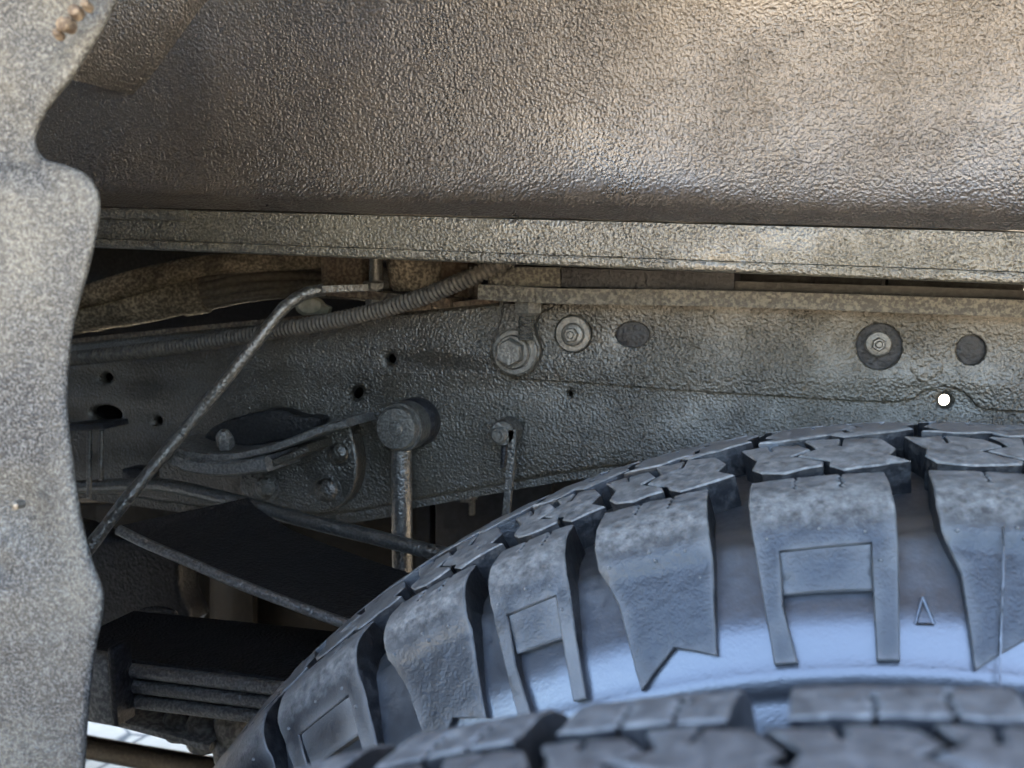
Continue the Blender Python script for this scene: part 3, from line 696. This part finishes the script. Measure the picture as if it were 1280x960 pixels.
# ------------------------------------------------------------------ axle parts under the spring
ax = thing('axle_tube', 'brown axle tube crossing the bright ground low on the left', 'axle', P(170, 945, .85))
pth = [P(40, 921, .9), P(170, 945, .9), P(330, 972, .9), P(520, 1010, .9)]
v, f = tube(pth, 12*mpp(170, 945, .9), seg=20); MB().add(v, f).build('tube', M['brown'], ax, smooth=60)
sp = thing('spring_plate', 'grey cast spring plate under the leaf pack', 'spring plate', P(220, 905, .6))
MB().add(*ribbon(sm2([(40, 880), (110, 893), (160, 903), (230, 922), (262, 931)], 4), .58, .06, 9*mpp(200, 900, .58))).build('plate', M['cast'], sp, smooth=40)
for (x, y, r, h) in ((225, 905, 17, .016), (258, 915, 22, .018), (300, 905, 26, .020), (290, 935, 20, .015)):
    s2 = mpp(x, y, .60)
    MB().add(*lathe(P(x, y, .60), (.1, -.25, 1), [(-.012, r*.6*s2), (-.008, r*s2), (.004, r*s2*1.05), (h*.7, r*.8*s2), (h, r*.4*s2)], 16)).build('lug', M['cast'], sp, smooth=60)

# ------------------------------------------------------------------ what shows beyond the springs
hs = thing('heat_shield', 'folded dull metal heat shield panels behind the leaf springs', 'heat shield', P(300, 740, .95))
cols_ = [(-60, 1.02), (120, 1.0), (205, .99), (262, 1.0), (276, .955), (316, .945), (318, .99), (420, .965), (520, .98)]
for i in range(len(cols_)-1):
    (x0, y0), (x1, y1) = cols_[i], cols_[i+1]
    if x1-x0 < 4: continue
    a, b, c_, d = P(x0, 630, y0), P(x1, 630, y1), P(x1, 846, y1), P(x0, 846, y0)
    nn = Vector((0, .01, 0)); bow = Vector((0, -.006, 0))
    vv = []; ff = []
    K = 8
    for q in range(K+1):
        t = q/K; o_ = bow*math.sin(math.pi*t)
        for (p0, p1) in ((a, b), (d, c_)): vv.append(p0.lerp(p1, t)+o_)
        for (p0, p1) in ((a, b), (d, c_)): vv.append(p0.lerp(p1, t)+o_+nn)
    for q in range(K):
        A = q*4; B = A+4
        ff += [(A, B, B+1, A+1), (A+2, A+3, B+3, B+2), (A, A+2, B+2, B), (A+1, B+1, B+3, A+3)]
    ff += [(0, 1, 3, 2), (K*4, K*4+2, K*4+3, K*4+1)]
    MB().add(vv, ff).build('shield_panel', M['shield'], hs, smooth=40)
tk = thing('fuel_tank', 'blue grey tank wall under the rail between link rod and tyre', 'tank', P(650, 680, 1.0))
a = P(440, 560, .98); b = P(1500, 900, .98)
for x0, x1, yo in ((430, 452, .015), (454, 540, 0), (542, 690, -.003), (692, 900, 0), (902, 1500, 0)):
    p, q = P(x0, 540, .98+yo), P(x1, 900, .98+yo)
    MB().add(*box(((p.x+q.x)/2, .98+yo+.15, (p.z+q.z)/2), (q.x-p.x, .3, abs(p.z-q.z)), bev=.004)).build('tank_panel', M['tank'], tk)
MB().add(*box(P(586, 622, .95), (.012, .02, .006), bev=.001)).add(*box(P(590, 634, .95), (.005, .006, .016), bev=.001)).build('drain_clip', M['cast'], tk)
sh_ = thing('shock_mount', 'shadowed dark shock mount block with oval ring above the leaf pack', 'shock mount', P(180, 740, .66))
MB().add(*plate(sm2([(60, 660), (130, 672), (212, 680), (225, 740), (232, 785), (120, 785), (40, 780)], 4, True), .70, .03, bevel=.006)).build('mount_block', M['dark'], sh_, smooth=50)
ring = [P(x, y, .655) for x, y in circ(196, 769, 23, 28, 8)]; ring.append(ring[0])
v, f = tube(ring, .0022, seg=8, cap=False); MB().add(v, f).build('ring', M['dark'], sh_, smooth=60)

# ------------------------------------------------------------------ tyres
TC = Vector((.0628, 0, CAM_Z-.0624-.42)); 
TOPPROF = [(0, .4246), (.02, .4240), (.04, .4208), (.0617, .4168), (.0782, .4150), (.088, .4115), (.0945, .4065), (.0985, .400), (.104, .390), (.110, .3785), (.1165, .365), (.1235, .350), (.1295, .333), (.132, .312), (.129, .288), (.113, .265), (.095, .24), (.08, .225)]
class Prof:
    def __init__(s):
        q = smooth_path([Vector((a, b, 0)) for a, b in TOPPROF], 10)
        s.p = q; s.s = [0]
        for a, b in zip(q[:-1], q[1:]): s.s.append(s.s[-1]+(b-a).length)
    def at(s, x):
        x = abs(x); i = 0
        lo, hi = 0, len(s.s)-1
        while hi-lo > 1:
            m_ = (lo+hi)//2
            if s.s[m_] <= x: lo = m_
            else: hi = m_
        t = (x-s.s[lo])/max(1e-9, s.s[hi]-s.s[lo]); p = s.p[lo].lerp(s.p[hi], min(t, 1))
        a, b = s.p[max(lo-1, 0)], s.p[min(hi+1, len(s.p)-1)]
        d = (b-a).normalized()
        return p.x, p.y, -d.y, d.x          # offset, radius, normal (offset comp., radius comp.)
    def s_at_r(s, r):
        for p, q in zip(s.p, s.s):
            if p.y <= r: return q
        return s.s[-1]
PR = Prof()
S_EDGE = PR.s_at_r(.4075); S_END = PR.s_at_r(.3655)
def depth_at(s):                             # groove depth below the tread surface
    s = abs(s)
    if s < S_EDGE-.006: return .0135
    t = min(1, (s-S_EDGE+.006)/(S_END-S_EDGE+.006)); return .0135+(.0052-.0135)*min(1, t*1.3)
def tyre_point(yc, th, s, h):
    sg = 1 if s >= 0 else -1                 # s > 0 : the side facing the viewer (-Y)
    o_, r, no, nr = PR.at(s)
    o_ += no*h; r += nr*h
    return Vector((TC.x-r*math.sin(th), yc-sg*o_, TC.z+r*math.cos(th)))
def inset(poly, d):
    n = len(poly); out = []
    area = sum(poly[i][0]*poly[(i+1) % n][1]-poly[(i+1) % n][0]*poly[i][1] for i in range(n))
    sgn = 1 if area > 0 else -1
    for i in range(n):
        a, b, c = Vector(poly[i-1]), Vector(poly[i]), Vector(poly[(i+1) % n])
        e1 = (b-a).normalized(); e2 = (c-b).normalized()
        n1 = Vector((-e1.y, e1.x))*sgn; n2 = Vector((-e2.y, e2.x))*sgn
        m_ = n1+n2; L = m_.length
        if L < .3: m_ = n1; k = 1
        else: m_ = m_/L; k = min(1/max(.4, m_.dot(n1)), 1.8)
        q = b+m_*d*k; out.append((q.x, q.y))
    return out
def densify(poly, step):
    out = []; n = len(poly)
    for i in range(n):
        a, b = Vector(poly[i]), Vector(poly[(i+1) % n]); k = max(1, int((b-a).length/step))
        for j in range(k): q = a.lerp(b, j/k); out.append((q.x, q.y))
    return out
def block_mesh(poly, mapf, top=0.0, base=None, bevel=.0012, step=.006, rough=.0004, seed=0):
    """prism on the curved tyre: poly in (metres along the circumference, s)"""
    poly = densify(poly, step)
    ins = inset(poly, bevel)
    pts = [Vector(p) for p in ins]; n = len(pts)
    xs = [p.x for p in pts]; ys = [p.y for p in pts]
    inner = []
    y = min(ys)+step*.5
    while y < max(ys):
        x = min(xs)+step*.5
        while x < max(xs):
            ok = False
            for i in range(n):
                a, b = pts[i], pts[i-1]
                if (a.y > y) != (b.y > y) and x < (b.x-a.x)*(y-a.y)/(b.y-a.y)+a.x: ok = not ok
            if ok and min((Vector((x, y))-p).length for p in pts) > step*.45: inner.append(Vector((x, y)))
            x += step
        y += step
    vo, eo, fo, *_ = delaunay_2d_cdt(pts+inner, [(i, (i+1) % n) for i in range(n)], [list(range(n))], 1, 1e-7)
    V = []; F = []
    def nz(p, k): return rough*noise.noise(Vector((p[0]*260+seed*7.3, p[1]*260, k)))
    tf = top if callable(top) else (lambda s: top)
    for p in vo: V.append(mapf(p.x, p.y, tf(p.y)+nz(p, 1)))
    F += [tuple(q) for q in fo]
    # walls
    nb = len(V)
    bf = base if callable(base) else (lambda s: -depth_at(s)-.001)
    for i in range(n):
        p = poly[i]; q = ins[i]
        V.append(mapf(q[0], q[1], tf(q[1])+nz(q, 1)))
        V.append(mapf(p[0]+nz(p, 3)*.6, p[1], tf(p[1])-bevel+nz(p, 1)))
        m_ = ((p[0]*1.0), p[1])
        V.append(mapf(m_[0], m_[1], bf(p[1])))
    for i in range(n):
        j = (i+1) % n
        F.append((nb+3*i, nb+3*j, nb+3*j+1, nb+3*i+1)); F.append((nb+3*i+1, nb+3*j+1, nb+3*j+2, nb+3*i+2))
    bm = bmesh.new(); bv = [bm.verts.new(v) for v in V]
    for k_, q in enumerate(F):
        try: bm.faces.new([bv[i] for i in q]).material_index = 1 if (k_ >= len(fo) and (k_-len(fo)) % 2) else 0
        except ValueError: pass
    bmesh.ops.remove_doubles(bm, verts=bm.verts, dist=2e-6)
    bm.verts.index_update()
    v = [x.co.copy() for x in bm.verts]; f = [tuple(x.index for x in q.verts) for q in bm.faces]; mi = [q.material_index for q in bm.faces]; bm.free()
    return v, f, mi
def with_sipes(x0, x1, s_top, s_rest, cuts, wd=.0005, zig=.0007):
    """top edge of a block from x0 to x1 with thin zigzag slots going down to the depth given"""
    out = [(x0, s_top)]
    for (xc, s_to) in cuts:
        nz_ = 7; L = []; Rr = []
        for k in range(nz_+1):
            s = s_top+(s_to-s_top)*k/nz_; z = zig*(1 if k % 2 else -1)*(0 if k in (0,) else 1)
            L.append((xc+z-wd, s)); Rr.append((xc+z+wd, s))
        out += L+Rr[::-1]
    out.append((x1, s_top)); return out

def tyre(name, label, yc, blocks, lug_side, th_range, seed, drop=0):
    TC.z = CAM_Z-.0624-.42-drop
    t = thing(name, label, 'tyre', (TC.x, yc, 0))
    RR = .42
    # carcass: one surface of revolution, groove bottoms on the tread
    ss = []
    x = -PR.s[-1]
    while x <= PR.s[-1]+1e-6: ss.append(x); x += .004
    NT = 240; V = []; F = []
    for i in range(NT):
        th = 2*math.pi*i/NT
        for s in ss:
            d = depth_at(s)
            if abs(s) > S_END+.004: d = .0042
            if abs(s) > S_END+.010: d = .0065
            V.append(tyre_point(yc, th, s, -d))
    m_ = len(ss)
    for i in range(NT):
        j = (i+1) % NT
        for k in range(m_-1): F.append((i*m_+k, i*m_+k+1, j*m_+k+1, j*m_+k))
    link_mesh('carcass', V, F, M['sidewall'], t, smooth=50)
    # rim so the wheel is closed
    rv, rf = lathe(Vector((TC.x, yc, TC.z)), (0, -1, 0), [(-.075, .226), (-.07, .20), (.03, .19), (.05, .19), (.07, .21), (.078, .226)], 48)
    MB().add(rv, rf).build('rim', M['dark'], t, smooth=40)
    rnd = random.Random(seed)
    rest = MB()
    def put(nm, v, f, mi, mat, vis, **k):
        if not vis: rest.add(v, f, mi); return
        o = MB().add(v, f).build(nm, mat, t, smooth=38, **k); two(o, mi); return o
    def two(o, mi):
        o.data.materials.append(M['groove'])
        if len(mi) == len(o.data.polygons): o.data.polygons.foreach_set('material_index', mi)
    for bi, (ta, tb, kind) in enumerate(blocks):
        # ta > tb in degrees: left and right edge seen from the viewer
        a, b = R(ta), R(tb); W = (a-b)*RR; mid = (a+b)/2
        vis = th_range[0] <= math.degrees(mid) <= th_range[1]
        for side in (1, -1):
            def mp(x, s, h, a=a, side=side): return tyre_point(yc, a-(x-.10*max(0, s-S_EDGE))/RR, side*s, h)
            s0 = .0625+.003*rnd.random()
            full = side == lug_side
            cuts = [(W*(.34+.04*rnd.random()), s0+.014), (W*(.66+.04*rnd.random()), s0+.016)] if vis else []
            topedge = with_sipes(.0, W, s0, 0, cuts)
            e0, e1 = S_EDGE, S_END
            if not full:
                e1 = S_EDGE+.022
                poly = topedge+[(W*1.01, e0), (W*.98, e1), (W*.03, e1), (-.01*W, e0)]
                v, f, mi = block_mesh(poly, mp, seed=bi+side*50, step=.007, bevel=.0005)
                put('tread_block', v, f, mi, M['tread'], vis); continue
            if kind == 'A':                  # solid lug with a notched lower end
                poly = topedge+[(W*1.03, e0-.004), (W*1.05, e0+.010), (W*1.03, e1-.004), (W*.64, e1-.009), (W*.28, e1+.003), (W*.16, e0+.020), (W*.02, e0+.006), (-.01*W, e0-.003)]
                hf_ = lambda s: 0.0 if s < e0+.007 else -.0016*min(1, (s-e0-.007)/.003)
                v, f, mi = block_mesh(poly, mp, top=hf_, seed=bi, step=.0032 if vis else .006, bevel=.0005)
                mbx = MB().add(v, f, mi)
            else:                            # forked lug: two legs round a sunken window
                lw = W*.17
                poly = topedge+[(W*1.03, e0), (W*1.05, e0+.012), (W*1.07, e1+.001), (W*1.07-lw, e1+.001), (W*1.03-lw, e0+.010), (lw*1.25, e0+.011), (lw*1.3, e0+.03), (W*.14+lw, e1+.001), (W*.13, e1+.001), (W*.03, e0+.012), (0, e0)]
                hf_ = lambda s: -.0006*min(1, max(0, (s-e0)/.01))
                v, f, mi = block_mesh(poly, mp, top=hf_, seed=bi, step=.0032 if vis else .006, bevel=.0005)
                mbx = MB().add(v, f, mi)
                wp = [(lw*1.0, e0+.009), (W*1.04-lw, e0+.009), (W*1.05-lw, e0+.0255), (lw*1.3, e0+.0255)]
                v, f, mi = block_mesh(wp, mp, top=lambda s: -.0022-.0008*min(1, max(0, (s-e0-.017)/.004)), seed=bi+9, step=.005, bevel=.0006, rough=.0001)
                mbx.add(v, f, mi)
            # moulding nubs
            for (u, s) in ((.12, e0+.006), (.5, e0+.004), (.82, e0+.006), (.55, e0+.0075), (.93, e0+.016)):
                if kind == 'B' and u == .55: continue
                x = W*u; c0 = mp(x, s, -.0006 if kind == 'B' else (-.0022 if s > e0+.009 else 0)); ax_ = (mp(x, s, .004)-mp(x, s, 0)).normalized()
                mbx.add(*lathe(c0, ax_, [(-.0005, .0008), (.0007, .0006), (.001, .0003)], 6))
            put('shoulder_block', mbx.v, mbx.f, mbx.m, M['tread'], vis)
        # three interlocking centre rows
        for row, (lo, hi, off0, sgn) in enumerate(((.0220, .0580, -.004, 1), (-.0175, .0175, .012, -1), (-.0580, -.0220, -.002, 1))):
            gap = .0045
            def mp2(x, s, h, a=a): return tyre_point(yc, a-x/RR, s, h)
            pitch = W+.011
            off = off0+.002*rnd.uniform(-1, 1)
            sl = .009*sgn
            midx = (lo+hi)/2
            cut = .0013; xm = off+pitch*(.40+.12*rnd.random())
            jag = .0055*rnd.uniform(.5, 1.3)
            zz = [(xm, lo), (xm+jag, lo+.011), (xm-jag*.6, midx), (xm+jag+sl*.5, midx+.009), (xm+sl, hi)]
            sip = .0005
            def slot(x0, y0, x1, y1, w=.0006): return [(x0-w, y0), (x1-w, y1), (x1+w, y1), (x0+w, y0)]
            lm = (off+xm-cut)/2
            left = [(off, lo+.001)]+slot(lm, lo+.001, lm+.001, lo+.009)+[(zz[0][0]-cut, lo+.003)]+[(x-cut, y) for x, y in zz[1:-1]]+[(zz[-1][0]-cut, hi-.005), (off+(zz[-1][0]-off)*.55, hi-.001), (off+sl, hi-.004), (off+sl*.35+.002, midx+.008), (off+sl*.75, midx-.001)]
            rm = (zz[0][0]+cut+off+pitch-gap)/2
            right = [(zz[0][0]+cut, lo-.001)]+slot(rm, lo-.0005, rm-.001, lo+.010)+[(off+pitch-gap, lo+.003), (off+pitch-gap+sl*.55, midx-.003), (off+pitch-gap+sl*.2, midx+.005), (off+pitch-gap+sl, hi-.006), (zz[-1][0]+cut+.005, hi+.001), (zz[-1][0]+cut, hi-.004)]+[(x+cut, y) for x, y in zz[1:-1]][::-1]
            for q in (left, right):
                v, f, mi = block_mesh(q, mp2, seed=bi*3+row, step=.006, bevel=.0006, rough=.0008)
                put('tread_block', v, f, mi, M['tread'], vis)
    if rest.v:
        o = rest.build('hidden_tread', M['tread'], t, smooth=38); two(o, rest.m); o.name = 'tread_band'; o['kind'] = 'stuff'
    return t

seen = [(42.4, 35.9, 'B'), (33.6, 28.1, 'A'), (26.4, 21.8, 'B'), (19.9, 14.0, 'A'), (11.7, 5.0, 'B'), (2.9, -3.9, 'A')]
def ring_of(seen, gap=1.5):
    """fill the rest of the circumference with blocks of similar pitch"""
    L = [b for b in seen]
    a = max(b[0] for b in L); lo = min(b[1] for b in L); k = L[0][2]
    rest_deg = 360-(a-lo); n = round(rest_deg/7.0)
    if (n+len(L)) % 2: n += 1
    pit = rest_deg/n; cur = a; widths = [1.12, .92, .98, 1.0]
    out = []
    for i in range(n):
        k = 'A' if k == 'B' else 'B'
        w_ = pit-gap
        out.append((cur+gap+w_, cur+gap, k)); cur += pit
    out = [(x-0.0, y-0.0, kk) for x, y, kk in out]
    return out+L
def wrap(b):
    m_ = (b[0]+b[1])/2
    d = -360 if m_ > 180 else 0
    return (b[0]+d, b[1]+d, b[2])
inner_blocks = [wrap(b) for b in ring_of(seen)]
it = tyre('inner_tyre', 'sharp chunky dual wheel tyre with notched and forked side lugs, nearest the frame', .4538, inner_blocks, 1, (-45, 75), 3)
# raised triangle mark on the sidewall between two lugs
def on_side(th, s, h): return tyre_point(.4538, th, s, h)
tri = []
s_t = S_EDGE+.032
tc_, hw = R(3.85), .0032
for (u, w_) in ((-1, .0045), (1, .0045), (0, -.0045)): tri.append((u*hw, s_t+w_))
mpt = lambda x, s_, h: tyre_point(.4538, tc_-x/.42, s_, h)
def rib(mb, path, rad):
    v, f = tube([mpt(x, y, -.0052) for x, y in path], rad, seg=6, up=Vector((.3, -.8, .5))); mb.add(v, f)
mb = MB()
for i in range(3): rib(mb, [tri[i], ((tri[i][0]+tri[(i+1) % 3][0])/2, (tri[i][1]+tri[(i+1) % 3][1])/2), tri[(i+1) % 3]], .00055)
mb.build('wear_mark', M['sidewall'], it, smooth=50, label='small raised triangle outline on the sidewall')
mb = MB(); path = smooth_path([tyre_point(.4538, R(.15+.1*k), S_EDGE+.004+.011*k, .0006+.0012*math.sin(k*1.3)) for k in range(6)], 6)
v, f = tube(path, .00035, seg=6); mb.add(v, f); mb.build('vent_whisker', M['sidewall'], it, smooth=60)

outer_seen = [(25.2, 21.2, 'B'), (19.7, 15.7, 'A'), (14.6, 10.4, 'B'), (9.0, 3.9, 'A'), (2.6, -2.4, 'B')]
outer_blocks = [wrap(b) for b in ring_of(outer_seen)]
ot = tyre('outer_tyre', 'blurred tread blocks of the outer dual tyre along the bottom edge',   .104, outer_blocks, -1, (-45, 75), 5)

bpy.context.view_layer.update()
